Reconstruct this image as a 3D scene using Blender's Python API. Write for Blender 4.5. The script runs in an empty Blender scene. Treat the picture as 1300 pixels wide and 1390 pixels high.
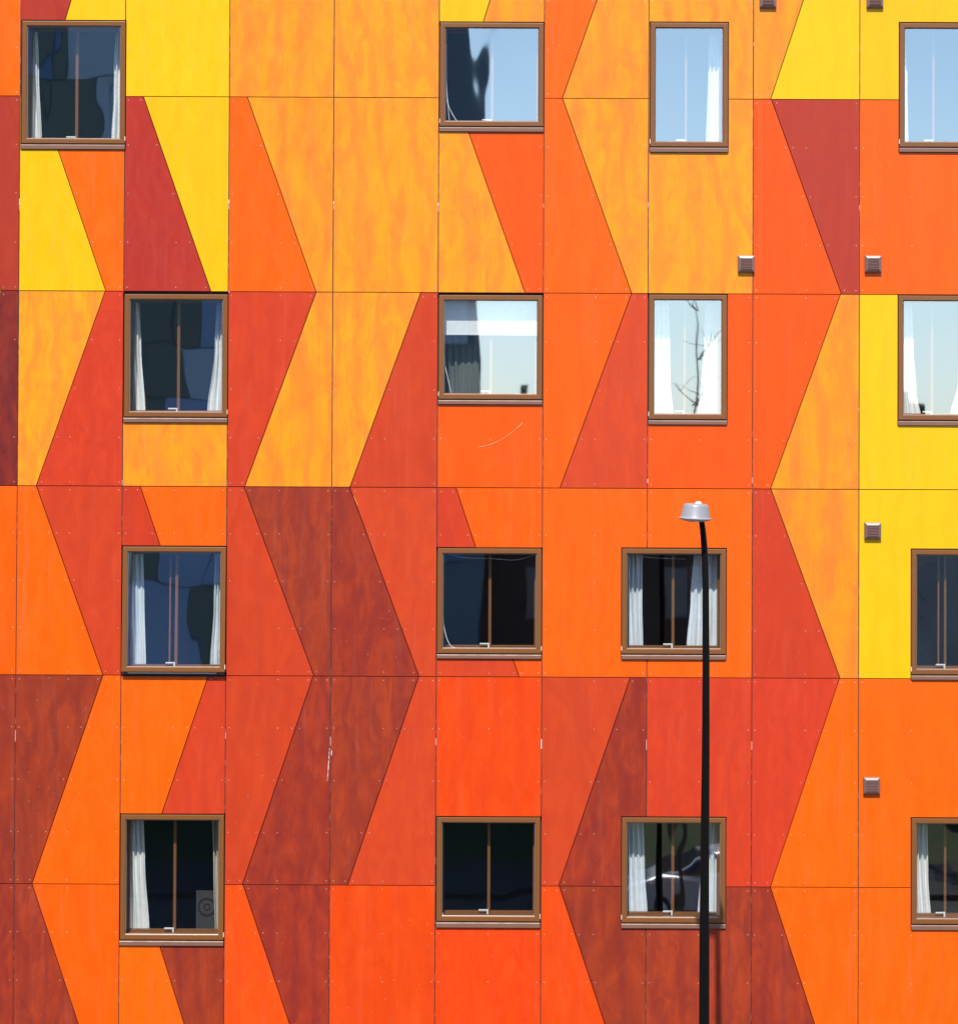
import bpy, bmesh, math, random
from mathutils import Vector, Matrix
R = math.radians
scene = bpy.context.scene
COL = scene.collection

# ------------------------------------------------------------------ camera
CAM = Vector((0.0, -28.0, 9.0))
cam_d = bpy.data.cameras.new("camera"); cam = bpy.data.objects.new("camera", cam_d); COL.objects.link(cam)
PITCH, ROLL = R(0.952), R(-0.2548)
cam_d.sensor_width = 36; cam_d.sensor_height = 36; cam_d.sensor_fit = 'AUTO'
cam_d.lens = 28 * 118.6 / 1390 * 36
cam_d.shift_y = -120 / 1390
cam_d.clip_end = 3000
Rm = Matrix.Rotation(math.pi / 2 + PITCH, 4, 'X') @ Matrix.Rotation(-ROLL, 4, 'Z')
cam.matrix_world = Matrix.Translation(CAM) @ Rm
scene.camera = cam

# ------------------------------------------------------------------ light
SUN_EL, SUN_AZ = R(55.5), R(8.2)          # the sun stands high, a little left of the camera's back
S = Vector((-math.sin(SUN_AZ) * math.cos(SUN_EL), -math.cos(SUN_AZ) * math.cos(SUN_EL), math.sin(SUN_EL)))
world = bpy.data.worlds.new("World"); scene.world = world; world.use_nodes = True
wn = world.node_tree.nodes; wl = world.node_tree.links
bg = wn["Background"]
sky = wn.new("ShaderNodeTexSky"); sky.sky_type = 'NISHITA'; sky.sun_disc = False
sky.sun_elevation = SUN_EL; sky.sun_rotation = math.pi + SUN_AZ
sky.air_density = 1.0; sky.dust_density = 0.5; sky.ozone_density = 1.6
g = wn.new("ShaderNodeNewGeometry"); sx = wn.new("ShaderNodeSeparateXYZ"); wl.new(g.outputs["Incoming"], sx.inputs[0])
mr = wn.new("ShaderNodeMapRange"); mr.interpolation_type = 'SMOOTHSTEP'; wl.new(sx.outputs[2], mr.inputs[0])
mr.inputs[1].default_value = -.42; mr.inputs[2].default_value = .02; mr.inputs[3].default_value = 0; mr.inputs[4].default_value = 1
hz = wn.new("ShaderNodeMix"); hz.data_type = 'RGBA'; hz.blend_type = 'ADD'; hz.clamp_result = False
wl.new(mr.outputs[0], hz.inputs[0]); wl.new(sky.outputs[0], hz.inputs[6]); hz.inputs[7].default_value = (1.5, 2.8, 4.2, 1)   # thin bright summer haze low in the sky
wl.new(hz.outputs[2], bg.inputs[0]); bg.inputs[1].default_value = 0.13
sd = bpy.data.lights.new("sun", 'SUN'); sun = bpy.data.objects.new("sun", sd); COL.objects.link(sun)
sd.energy = 4.4; sd.angle = R(0.53); sd.color = (1.0, 0.955, 0.89)
sun.rotation_euler = S.to_track_quat('Z', 'Y').to_euler(); sun.location = (-6, -30, 40)
scene.view_settings.view_transform = 'Standard'; scene.view_settings.look = 'None'
scene.view_settings.gamma = 1.0; scene.view_settings.exposure = 0.92
scene.render.engine = 'CYCLES'
scene.cycles.use_denoising = True
scene.cycles.max_bounces = 8; scene.cycles.transparent_max_bounces = 12
scene.cycles.sample_clamp_indirect = 6

# ------------------------------------------------------------------ helpers
def tag(o, label=None, cat=None, group=None, kind=None):
    if label: o['label'] = label
    if cat: o['category'] = cat
    if group: o['group'] = group
    if kind: o['kind'] = kind
    return o

def link_mesh(name, bm, mats, parent=None, loc=(0, 0, 0), smooth=False):
    bmesh.ops.recalc_face_normals(bm, faces=bm.faces)
    me = bpy.data.meshes.new(name); bm.to_mesh(me); bm.free()
    for m in (mats if isinstance(mats, (list, tuple)) else [mats]): me.materials.append(m)
    if smooth:
        for p in me.polygons: p.use_smooth = True
    o = bpy.data.objects.new(name, me); COL.objects.link(o); o.location = loc
    if parent: o.parent = parent
    return o

def empty(name, loc=(0, 0, 0), rz=0):
    o = bpy.data.objects.new(name, None); COL.objects.link(o); o.location = loc; o.rotation_euler = (0, 0, rz)
    o.empty_display_size = 0.2
    return o

def box(bm, x0, x1, y0, y1, z0, z1, mi=0, bevel=0):
    vs = [bm.verts.new((x, y, z)) for x in (x0, x1) for y in (y0, y1) for z in (z0, z1)]
    fs = []
    for idx in ((0, 1, 3, 2), (4, 6, 7, 5), (0, 4, 5, 1), (2, 3, 7, 6), (0, 2, 6, 4), (1, 5, 7, 3)):
        f = bm.faces.new([vs[i] for i in idx]); f.material_index = mi; fs.append(f)
    if bevel:
        es = list({e for f in fs for e in f.edges})
        bmesh.ops.bevel(bm, geom=es, offset=bevel, segments=2, affect='EDGES', clamp_overlap=True)

def loops(bm, rings, closed_ring=True, cap0=False, cap1=False, mi=0):
    """rings: list of lists of points; skin consecutive rings"""
    vr = [[bm.verts.new(p) for p in r] for r in rings]
    n = len(vr[0])
    for a, b in zip(vr[:-1], vr[1:]):
        for i in range(n if closed_ring else n - 1):
            j = (i + 1) % n
            f = bm.faces.new((a[i], a[j], b[j], b[i])); f.material_index = mi
    if cap0: bm.faces.new(vr[0][::-1]).material_index = mi
    if cap1: bm.faces.new(vr[-1]).material_index = mi
    return vr

def rect_ring(hw, hh, y, cz=0.0, cx=0.0):
    return [(cx - hw, y, cz - hh), (cx + hw, y, cz - hh), (cx + hw, y, cz + hh), (cx - hw, y, cz + hh)]

def lathe(bm, prof, seg=32, cx=0, cy=0, cz=0, mi=0, cap0=True, cap1=True):
    rings = [[(cx + r * math.cos(2 * math.pi * k / seg), cy + r * math.sin(2 * math.pi * k / seg), cz + z) for k in range(seg)] for r, z in prof]
    loops(bm, rings, True, cap0, cap1, mi)

def tube(bm, pts, rad, seg=8, mi=0):
    rings = []
    for i, p in enumerate(pts):
        p = Vector(p)
        d = (Vector(pts[min(i + 1, len(pts) - 1)]) - Vector(pts[max(i - 1, 0)])).normalized()
        a = d.orthogonal().normalized() if i == 0 else (a - d * a.dot(d)).normalized()
        b = d.cross(a)
        r = rad[i] if isinstance(rad, (list, tuple)) else rad
        rings.append([tuple(p + (a * math.cos(2 * math.pi * k / seg) + b * math.sin(2 * math.pi * k / seg)) * r) for k in range(seg)])
    loops(bm, rings, True, True, True, mi)

# survey of the facade: elevation-drawing units -> metres on the facade plane y = 0
_F = 28 * 118.6
def W(px, py):
    a = (px - 650) / _F; b = (575 - py) / _F
    c, s = math.cos(ROLL), math.sin(ROLL)
    a, b = c * a + s * b, -s * a + c * b
    cp, sp = math.cos(PITCH), math.sin(PITCH)
    d = Vector((a, cp - b * sp, sp + b * cp))
    t = 28.0 / d.y
    return d.x * t, 9.0 + d.z * t

# ------------------------------------------------------------------ materials
def new_mat(name):
    m = bpy.data.materials.new(name); m.use_nodes = True
    nt = m.node_tree; p = nt.nodes["Principled BSDF"]
    return m, nt, p

def N(nt, t, **kw):
    n = nt.nodes.new(t)
    for k, v in kw.items():
        if k in n.inputs: n.inputs[k].default_value = v
        else: setattr(n, k, v)
    return n

def mixc(nt, fac, a, b, blend='MIX'):
    n = nt.nodes.new("ShaderNodeMix"); n.data_type = 'RGBA'; n.blend_type = blend; n.clamp_result = False
    for i, v in ((0, fac), (6, a), (7, b)):
        if isinstance(v, (int, float)): n.inputs[i].default_value = v
        elif isinstance(v, (tuple, list)): n.inputs[i].default_value = (*v[:3], 1)
        else: nt.links.new(v, n.inputs[i])
    return n.outputs[2]

def maprange(nt, src, a, b, c, d):
    n = nt.nodes.new("ShaderNodeMapRange"); n.inputs[1].default_value = a; n.inputs[2].default_value = b
    n.inputs[3].default_value = c; n.inputs[4].default_value = d; nt.links.new(src, n.inputs[0]); return n.outputs[0]

def wood_coords(nt, scale):
    tc = N(nt, "ShaderNodeTexCoord"); oi = N(nt, "ShaderNodeObjectInfo")
    mul = N(nt, "ShaderNodeVectorMath", operation='MULTIPLY')
    cmb = N(nt, "ShaderNodeCombineXYZ")
    for i in range(3): nt.links.new(oi.outputs["Random"], cmb.inputs[i])
    nt.links.new(cmb.outputs[0], mul.inputs[0]); mul.inputs[1].default_value = (71.0, 13.0, 133.0)
    add = N(nt, "ShaderNodeVectorMath", operation='ADD'); nt.links.new(tc.outputs["Object"], add.inputs[0]); nt.links.new(mul.outputs[0], add.inputs[1])
    vs_ = N(nt, "ShaderNodeVectorMath", operation='SCALE'); nt.links.new(add.outputs[0], vs_.inputs[0]); nt.links.new(maprange(nt, oi.outputs["Random"], 0, 1, .75, 1.35), vs_.inputs["Scale"])
    sc = N(nt, "ShaderNodeVectorMath", operation='MULTIPLY'); nt.links.new(vs_.outputs[0], sc.inputs[0]); sc.inputs[1].default_value = scale
    return sc.outputs[0], oi

def wood(name, base, dark, light, figure=0.5, grain=0.35, rough=0.38, spec=0.22):
    """stained birch plywood: rotary-cut figure, long fine grain, faint blotches"""
    m, nt, p = new_mat(name)
    v1, oi = wood_coords(nt, (2.6, 2.6, 1.15))
    n1 = N(nt, "ShaderNodeTexNoise", Scale=1.6, Detail=5.0, Roughness=0.62, Distortion=1.1); nt.links.new(v1, n1.inputs[0])
    v2, _ = wood_coords(nt, (64.0, 64.0, 1.1))
    n2 = N(nt, "ShaderNodeTexNoise", Scale=1.0, Detail=3.0, Roughness=0.6); nt.links.new(v2, n2.inputs[0])
    v3, _ = wood_coords(nt, (3.6, 3.6, 1.5))
    n3 = N(nt, "ShaderNodeTexNoise", Scale=1.0, Detail=4.0, Roughness=0.6, Distortion=2.2); nt.links.new(v3, n3.inputs[0])
    v4, _ = wood_coords(nt, (1.0, 1.0, 0.55))
    n4 = N(nt, "ShaderNodeTexWave", Scale=0.9, Distortion=9.0, Detail=3.0); n4.inputs["Detail Scale"].default_value = 1.2
    nt.links.new(v4, n4.inputs[0])
    c = mixc(nt, maprange(nt, n1.outputs[0], 0.34, 0.76, 0, figure * .9), base, dark)
    c = mixc(nt, maprange(nt, n3.outputs[0], 0.42, 0.80, 0, figure * 0.7), c, light)
    c = mixc(nt, maprange(nt, n4.outputs[0], 0.55, 1.0, 0, figure * 0.45), c, dark)
    c = mixc(nt, maprange(nt, n2.outputs[0], 0.40, 0.72, 0, grain), c, dark)
    # panel to panel difference of the stain
    hs = N(nt, "ShaderNodeHueSaturation"); nt.links.new(c, hs.inputs["Color"])
    wn_ = N(nt, "ShaderNodeTexWhiteNoise", noise_dimensions='1D'); nt.links.new(oi.outputs["Random"], wn_.inputs["W"])
    nt.links.new(maprange(nt, oi.outputs["Random"], 0, 1, 0.94, 1.05), hs.inputs["Value"])
    nt.links.new(maprange(nt, wn_.outputs["Value"], 0, 1, 0.4970, 0.5015), hs.inputs["Hue"])
    # rain streaks and dust
    v5, _ = wood_coords(nt, (9.0, 9.0, 0.5))
    n5 = N(nt, "ShaderNodeTexNoise", Scale=1.0, Detail=6.0, Roughness=0.7); nt.links.new(v5, n5.inputs[0])
    c2 = mixc(nt, maprange(nt, n5.outputs[0], 0.55, 0.85, 0, 0.055), hs.outputs[0], (0.55, 0.40, 0.32))
    v6, _ = wood_coords(nt, (60.0, 60.0, 60.0))
    n6 = N(nt, "ShaderNodeTexNoise", Scale=1.0, Detail=0.0); nt.links.new(v6, n6.inputs[0])
    c2 = mixc(nt, maprange(nt, n6.outputs[0], 0.86, 0.90, 0, 0.22), c2, (0.75, 0.6, 0.5))
    nt.links.new(c2, p.inputs["Base Color"])
    nt.links.new(maprange(nt, n3.outputs[0], 0.3, 0.7, rough - 0.06, rough + 0.12), p.inputs["Roughness"])
    p.inputs["Specular IOR Level"].default_value = spec
    b = N(nt, "ShaderNodeBump", Strength=0.25, Distance=0.003); nt.links.new(n1.outputs[0], b.inputs["Height"])
    b2 = N(nt, "ShaderNodeBump", Strength=0.15, Distance=0.0008); nt.links.new(n2.outputs[0], b2.inputs["Height"]); nt.links.new(b.outputs[0], b2.inputs["Normal"])
    nt.links.new(b2.outputs[0], p.inputs["Normal"])
    return m

PAL = {
 'Y': ("yellow", wood("yellow_stain", (.60, .338, .001), (.58, .285, .002), (.62, .37, .001), .55, .12)),
 'A': ("amber", wood("amber_stain", (.60, .222, .006), (.54, .135, .018), (.62, .275, .001), 1.05, .22)),
 'O': ("orange", wood("orange_stain", (.62, .088, .0006), (.57, .068, .001), (.64, .106, .0006), .6, .24)),
 'C': ("vermilion", wood("vermilion_stain", (.59, .069, .001), (.53, .053, .002), (.61, .085, .001), .6, .24)),
 'V': ("scarlet", wood("scarlet_stain", (.56, .050, .002), (.48, .037, .004), (.59, .066, .002), .75, .22)),
 'R': ("red", wood("red_stain", (.42, .038, .009), (.36, .031, .011), (.49, .045, .005), .8, .20)),
 'K': ("crimson", wood("crimson_stain", (.30, .027, .012), (.26, .023, .014), (.34, .031, .009), .7, .16)),
 'B': ("red brown", wood("brown_stain", (.255, .029, .009), (.155, .018, .013), (.345, .040, .006), 1.0, .30)),
 'D': ("dark brown", wood("dark_brown_stain", (.16, .017, .012), (.085, .012, .013), (.23, .025, .008), 1.0, .25)),
}

def plain(name, col, rough=0.5, metal=0.0, spec=0.5, noise=0.0, nscale=8.0, col2=None):
    m, nt, p = new_mat(name)
    p.inputs["Roughness"].default_value = rough; p.inputs["Metallic"].default_value = metal
    p.inputs["Specular IOR Level"].default_value = spec
    if noise:
        tc = N(nt, "ShaderNodeTexCoord")
        n = N(nt, "ShaderNodeTexNoise", Scale=nscale, Detail=5.0, Roughness=0.6); nt.links.new(tc.outputs["Object"], n.inputs[0])
        c = mixc(nt, maprange(nt, n.outputs[0], 0.35, 0.7, 0, noise), col, col2 or tuple(x * 0.6 for x in col))
        nt.links.new(c, p.inputs["Base Color"])
        nt.links.new(maprange(nt, n.outputs[0], 0.3, 0.7, max(0.02, rough - 0.08), rough + 0.1), p.inputs["Roughness"])
    else:
        p.inputs["Base Color"].default_value = (*col, 1)
    return m

M_FRAME = plain("brown_frame_paint", (.165, .060, .015), .36, noise=.45, nscale=2.2, col2=(.125, .050, .017), spec=.35)
M_INFRAME = plain("inner_frame_wood", (.22, .085, .024), .45, noise=.4, nscale=9)
M_SILL = plain("sill_metal_paint", (.16, .080, .055), .45, spec=.3, noise=.3, nscale=5)
M_GASKET = plain("rubber_gasket", (.012, .012, .014), .6)
M_BEAD = plain("glazing_bead_paint", (.15, .115, .095), .3)
M_WHITE = plain("white_plastic", (.75, .77, .76), .35)
M_SCREW = plain("screw_head_metal", (.42, .26, .22), .4, metal=.2)
M_BACK = plain("membrane_behind_cladding", (.035, .014, .012), .8)
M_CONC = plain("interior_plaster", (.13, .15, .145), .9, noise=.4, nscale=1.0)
M_VENT = plain("vent_brown_paint", (.125, .060, .050), .42, spec=.9)
M_LOUVRE = plain("louvre_paint", (.11, .055, .047), .7, spec=.1)
M_VENT_TOP = M_VENT
M_POLE = plain("black_pole_paint", (.0025, .002, .002), .5, spec=.12, noise=.4, nscale=2)
M_HEAD = plain("grey_lamp_housing", (.205, .205, .22), .42, noise=.2, nscale=9)
M_LENS = plain("lamp_lens", (.40, .38, .32), .1)
M_PALE = plain("pale_spacer", (.62, .56, .54), .6)

def glass_mat(name, wave):
    m = bpy.data.materials.new(name); m.use_nodes = True; nt = m.node_tree
    for n in list(nt.nodes): nt.nodes.remove(n)
    out = N(nt, "ShaderNodeOutputMaterial"); mix = N(nt, "ShaderNodeMixShader")
    tr = N(nt, "ShaderNodeBsdfTransparent"); tr.inputs[0].default_value = (.96, .99, .985, 1)
    gl = N(nt, "ShaderNodeBsdfGlossy"); gl.inputs["Roughness"].default_value = 0.018; gl.inputs[0].default_value = (.93, .97, 1, 1)
    tc = N(nt, "ShaderNodeTexCoord"); oi = N(nt, "ShaderNodeObjectInfo")
    add = N(nt, "ShaderNodeVectorMath", operation='ADD'); mu = N(nt, "ShaderNodeVectorMath", operation='SCALE')
    cmb = N(nt, "ShaderNodeCombineXYZ", X=1.0, Y=.3, Z=.7); nt.links.new(cmb.outputs[0], mu.inputs[0])
    sc = N(nt, "ShaderNodeMath", operation='MULTIPLY'); nt.links.new(oi.outputs["Random"], sc.inputs[0]); sc.inputs[1].default_value = 57.0
    nt.links.new(sc.outputs[0], mu.inputs["Scale"])
    nt.links.new(tc.outputs["Object"], add.inputs[0]); nt.links.new(mu.outputs[0], add.inputs[1])
    sq = N(nt, "ShaderNodeVectorMath", operation='MULTIPLY'); nt.links.new(add.outputs[0], sq.inputs[0]); sq.inputs[1].default_value = (1.5, 1, .8)
    n = N(nt, "ShaderNodeTexNoise", Scale=1.3, Detail=1.0, Roughness=.35); nt.links.new(sq.outputs[0], n.inputs[0])
    b = N(nt, "ShaderNodeBump", Strength=1.0, Distance=wave); nt.links.new(n.outputs[0], b.inputs["Height"])
    nt.links.new(b.outputs[0], gl.inputs["Normal"])
    fr = N(nt, "ShaderNodeLayerWeight", Blend=.5)
    pw = N(nt, "ShaderNodeMath", operation='POWER'); nt.links.new(fr.outputs["Facing"], pw.inputs[0]); pw.inputs[1].default_value = 4.0
    fac = maprange(nt, pw.outputs[0], 0.0, 1.0, 0.30, 1.0)
    nt.links.new(fac, mix.inputs[0]); nt.links.new(tr.outputs[0], mix.inputs[1]); nt.links.new(gl.outputs[0], mix.inputs[2])
    nt.links.new(mix.outputs[0], out.inputs[0])
    return m
M_GLASS_WAVY = glass_mat("wavy_window_glass", .0042); M_GLASS_CALM = glass_mat("calm_window_glass", .0013)

def cloth(name, col, trans=.25):
    m, nt, p = new_mat(name)
    p.inputs["Roughness"].default_value = .85; p.inputs["Specular IOR Level"].default_value = .2
    tc = N(nt, "ShaderNodeTexCoord")
    n = N(nt, "ShaderNodeTexNoise", Scale=14.0, Detail=4.0); nt.links.new(tc.outputs["Object"], n.inputs[0])
    c = mixc(nt, maprange(nt, n.outputs[0], .4, .75, 0, .35), col, tuple(x * .8 for x in col))
    nt.links.new(c, p.inputs["Base Color"])
    b = N(nt, "ShaderNodeBump", Strength=.35, Distance=.01); nt.links.new(n.outputs[0], b.inputs["Height"]); nt.links.new(b.outputs[0], p.inputs["Normal"])
    tl = N(nt, "ShaderNodeBsdfTranslucent"); nt.links.new(c, tl.inputs[0])
    mx = N(nt, "ShaderNodeMixShader"); mx.inputs[0].default_value = trans
    out = nt.nodes["Material Output"]
    nt.links.new(p.outputs[0], mx.inputs[1]); nt.links.new(tl.outputs[0], mx.inputs[2]); nt.links.new(mx.outputs[0], out.inputs[0])
    return m
M_CURTAIN = cloth("white_curtain_cloth", (.90, .90, .88), .12)
M_CURTAIN_BLUE = cloth("pale_blue_curtain_cloth", (.80, .85, .90), .12)
M_CURTAIN_SAGE = cloth("sage_curtain_cloth", (.15, .17, .15), .15)
M_CURTAIN_NAVY = cloth("navy_curtain_cloth", (.03, .06, .11), .1)
M_BLIND = cloth("white_blind_cloth", (.88, .88, .88), .15)

# ------------------------------------------------------------------ the building
bld = empty("apartment_building", (0, 0, 0))
tag(bld, "facade of angular yellow, amber, orange, red and brown plywood panels with brown framed windows", "building")

CX = [-5.274 + d for d in (-3.6, -2.4, -1.2)] + [-5.274, -4.073, -2.877, -1.679, -.475, .730, 1.928, 3.127, 4.346, 5.55, 6.75, 7.95]
C0 = 3                                   # index in CX of the joint left of column 0
RZ = [9 + v for v in (8.68, 6.44, 4.202, 1.965, -.268, -2.428, -4.809, -7.0)]   # RZ[1]..RZ[2] is row 0
def cell(row, col):
    return CX[C0 + col], CX[C0 + col + 1], RZ[row + 2], RZ[row + 1]

# windows: left, right, top, frame bottom, sill bottom (elevation units), open?
WINDOWS = [
 ('w00', 29.8, 170.8, 28.2, 195.3, 202.8), ('w04', 596.8, 738.0, 30.6, 171.8, 179.0), ('w06', 882.0, 988.0, 30.6, 199.6, 206.8), ('w08', 1219.8, 1326, 31.2, 200, 206.8),
 ('w11', 168.8, 309.4, 399.2, 566.3, 573.5), ('w14', 595.2, 736.2, 400.4, 542.3, 549), ('w16', 880.0, 986.4, 399.8, 569.6, 576.4), ('w18', 1218.2, 1324, 401, 570.6, 577.8),
 ('w21', 166.2, 307.0, 741.8, 912, 918), ('w24', 593.4, 735.0, 744.2, 887.3, 894), ('w26', 843.3, 985.2, 744.6, 888, 895.2), ('w28', 1236, 1342, 746, 916, 922.8),
 ('w31', 163.4, 304.4, 1105.6, 1276, 1283.5), ('w34', 592.2, 733.2, 1109.2, 1251, 1259), ('w36', 843.2, 984.6, 1109.6, 1252.8, 1260), ('w38', 1236, 1342, 1110.8, 1254.7, 1262.3),
]
WR = {}
for k, l, r, t, b, s in WINDOWS:
    x0, _ = W(l, (t + b) / 2); x1, _ = W(r, (t + b) / 2); _, z1 = W((l + r) / 2, t); _, z0 = W((l + r) / 2, b); _, zs = W((l + r) / 2, s)
    WR[k] = (x0, x1, z0, z1, zs)
HOLES = [(x0, x1, zs, z1) for (x0, x1, z0, z1, zs) in WR.values()]

# cladding cells: (row, col): (left colour, right colour, diagonal through two points of the elevation)
CELLS = {
 (0,-1):('O',None,None), (0,0):('K','Y',(97,0,89,27)), (0,1):('Y',None,None), (0,2):('A',None,None), (0,3):('A',None,None),
 (0,4):('Y','A',(665,0,656,29)), (0,5):('O','A',(810,0,763,133)), (0,6):('A',None,None), (0,7):('A','Y',(1090,0,1046,133)), (0,8):('Y',None,None),
 (1,-1):('Y','K',(-89,131,1.5,394)), (1,0):('Y','O',(79,203,143.5,394)), (1,1):('K','Y',(195,131,287,397)), (1,2):('O','A',(336,132,429,396)), (1,3):('A',None,None),
 (1,4):('A','C',(636,180,713,399)), (1,5):('O','A',(763,133,857,398)), (1,6):('A',None,None), (1,7):('C','K',(1047,136,1141,398)), (1,8):('O',None,None),
 (2,-1):('Y','D',(1.5,396,-92,658)), (2,0):('A','R',(143.5,394,50,658)), (2,1):('A',None,None), (2,2):('R','A',(429,397,332,661)), (2,3):('A','R',(571,397,475,661)),
 (2,4):('C',None,None), (2,5):('O','R',(857,398,760,662)), (2,6):('C',None,None), (2,7):('C','A',(1140,400,1045,664)), (2,8):('Y',None,None),
 (3,-1):('O',None,None), (3,0):('O','R',(50,660,140,916)), (3,1):('R','O',(191,661,218,741)), (3,2):('R','B',(332,662,426,917)), (3,3):('B','R',(475,662,569,919)),
 (3,4):('R','O',(619,663,646,744)), (3,5):('O',None,None), (3,6):('O',None,None), (3,7):('R','A',(1046,664,1139,919)), (3,8):('Y',None,None),
 (4,-1):('B',None,None), (4,0):('B','O',(140,917,44,1199)), (4,1):('O','R',(283,917,220,1104)), (4,2):('R','B',(425,918,329,1201)), (4,3):('B','R',(568,919,472,1201)),
 (4,4):('V',None,None), (4,5):('R','B',(855,920,758,1203)), (4,6):('R',None,None), (4,7):('R','O',(1139,920,1045,1204)), (4,8):('O',None,None),
 (5,-1):('B',None,None), (5,0):('B','O',(44,1200,77,1300)), (5,1):('O','B',(217,1284,222,1300)), (5,2):('V','B',(330,1201,363,1300)), (5,3):('V',None,None),
 (5,4):('V',None,None), (5,5):('V','B',(759,1203,791,1300)), (5,6):('B',None,None), (5,7):('B','O',(1045,1204,1076,1300)), (5,8):('O',None,None),
}
# colours of the pieces above a window that differ from the cell's own
OVERRIDE = {('below', 3, 4, 0): 'C', ('below', 3, 4, 1): 'C'}

def subtract_faces(x0, x1, z0, z1, rects, diag=None, gap=.0045):
    """faces of one cell, cut by its diagonal and by the openings; returns {side: [bmesh with one connected outline]}"""
    out = []
    sides = (0, 1) if diag else (0,)
    for sd_ in sides:
        bm = bmesh.new()
        bm.faces.new([bm.verts.new(p) for p in ((x0, 0, z0), (x1, 0, z0), (x1, 0, z1), (x0, 0, z1))])
        if diag:
            (ax, az), (bx, bz) = diag
            n = Vector((bz - az, 0, -(bx - ax))).normalized()
            if n.x < 0: n = -n                       # n points to the right side
            s_ = 1 if sd_ else -1
            co = Vector((ax, 0, az)) + n * s_ * gap
            bmesh.ops.bisect_plane(bm, geom=bm.verts[:] + bm.edges[:] + bm.faces[:], plane_co=co, plane_no=n * s_, clear_inner=True, clear_outer=False)
        for (rx0, rx1, rz0, rz1) in rects:
            if rx1 < x0 or rx0 > x1 or rz1 < z0 or rz0 > z1: continue
            for co, no in (((rx0, 0, 0), (1, 0, 0)), ((rx1, 0, 0), (1, 0, 0)), ((0, 0, rz0), (0, 0, 1)), ((0, 0, rz1), (0, 0, 1))):
                bmesh.ops.bisect_plane(bm, geom=bm.verts[:] + bm.edges[:] + bm.faces[:], plane_co=co, plane_no=no)
            kill = [f for f in bm.faces if rx0 < f.calc_center_median().x < rx1 and rz0 < f.calc_center_median().z < rz1]
            bmesh.ops.delete(bm, geom=kill, context='FACES')
        # drop slivers, then split into islands
        todo = set(bm.faces)
        while todo:
            f0 = todo.pop(); isl = [f0]; st = [f0]
            while st:
                f = st.pop()
                for e in f.edges:
                    for g in e.link_faces:
                        if g in todo: todo.discard(g); isl.append(g); st.append(g)
            area = sum(f.calc_area() for f in isl)
            w_ = max(v.co.x for f in isl for v in f.verts) - min(v.co.x for f in isl for v in f.verts)
            h_ = max(v.co.z for f in isl for v in f.verts) - min(v.co.z for f in isl for v in f.verts)
            if area < .002 or min(w_, h_) < .03: continue
            b2 = bmesh.new(); mp = {}
            for f in isl:
                vs = []
                for v in f.verts:
                    if v not in mp: mp[v] = b2.verts.new(v.co)
                    vs.append(mp[v])
                b2.faces.new(vs)
            if len(b2.faces) > 1: bmesh.ops.dissolve_faces(b2, faces=b2.faces[:], use_verts=False)
            bmesh.ops.dissolve_limit(b2, angle_limit=.001, verts=b2.verts[:], edges=b2.edges[:])
            out.append((sd_, b2))
        bm.free()
    return out

def in_poly(f, x, z):
    from mathutils.geometry import intersect_point_tri_2d
    ins = False; vs = [(v.co.x, v.co.z) for v in f.verts]; j = len(vs) - 1
    for i in range(len(vs)):
        if (vs[i][1] > z) != (vs[j][1] > z) and x < (vs[j][0] - vs[i][0]) * (z - vs[i][1]) / (vs[j][1] - vs[i][1]) + vs[i][0]: ins = not ins
        j = i
    return ins

def edge_dist(f, x, z):
    p = Vector((x, 0, z)); best = 9
    for e in f.edges:
        a, b = e.verts[0].co, e.verts[1].co; d = b - a
        t = max(0, min(1, (p - a).dot(d) / max(d.length_squared, 1e-9))); best = min(best, (p - (a + d * t)).length)
    return best

def screw(bm, x, z, mi, y=-.0016, r=.0062):
    lathe_pts = [[(x + rr * math.cos(k * math.pi / 4), yy, z + rr * math.sin(k * math.pi / 4)) for k in range(8)] for rr, yy in ((r, .0), (r, y * .5), (r * .7, y))]
    loops(bm, lathe_pts, True, False, True, mi)

def finish_panel(b2, x0, x1, z0, z1, diag, thick=.012, dy=0.0, seed=0, screws=True):
    rng = random.Random(seed)
    face = b2.faces[:][0]; pos = []
    if screws:
        xm = (x0 + x1) / 2
        zs = [z0 + .045, z1 - .045] + [z0 + (z1 - z0) * k / 4 for k in (1, 2, 3)]
        for z in zs:
            xs = [x0 + .04, xm, x1 - .04]
            if diag:
                (ax, az), (bx, bz) = diag; xd = ax + (bx - ax) * (z - az) / (bz - az)
                xs += [xd - .045, xd + .045]
            for x in xs:
                for f in b2.faces:
                    if in_poly(f, x, z) and edge_dist(f, x, z) > .018 and rng.random() < .93:
                        if all(abs(x - a) + abs(z - b) > .05 for a, b in pos): pos.append((x + rng.uniform(-.003, .003), z + rng.uniform(-.003, .003)))
                        break
    r = bmesh.ops.extrude_face_region(b2, geom=b2.faces[:])
    bmesh.ops.translate(b2, vec=(0, thick, 0), verts=[v for v in r['geom'] if isinstance(v, bmesh.types.BMVert)])
    for v in b2.verts: v.co.y += 0.0
    for x, z in pos: screw(b2, x, z, 1)
    for v in b2.verts: v.co.y += dy

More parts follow.
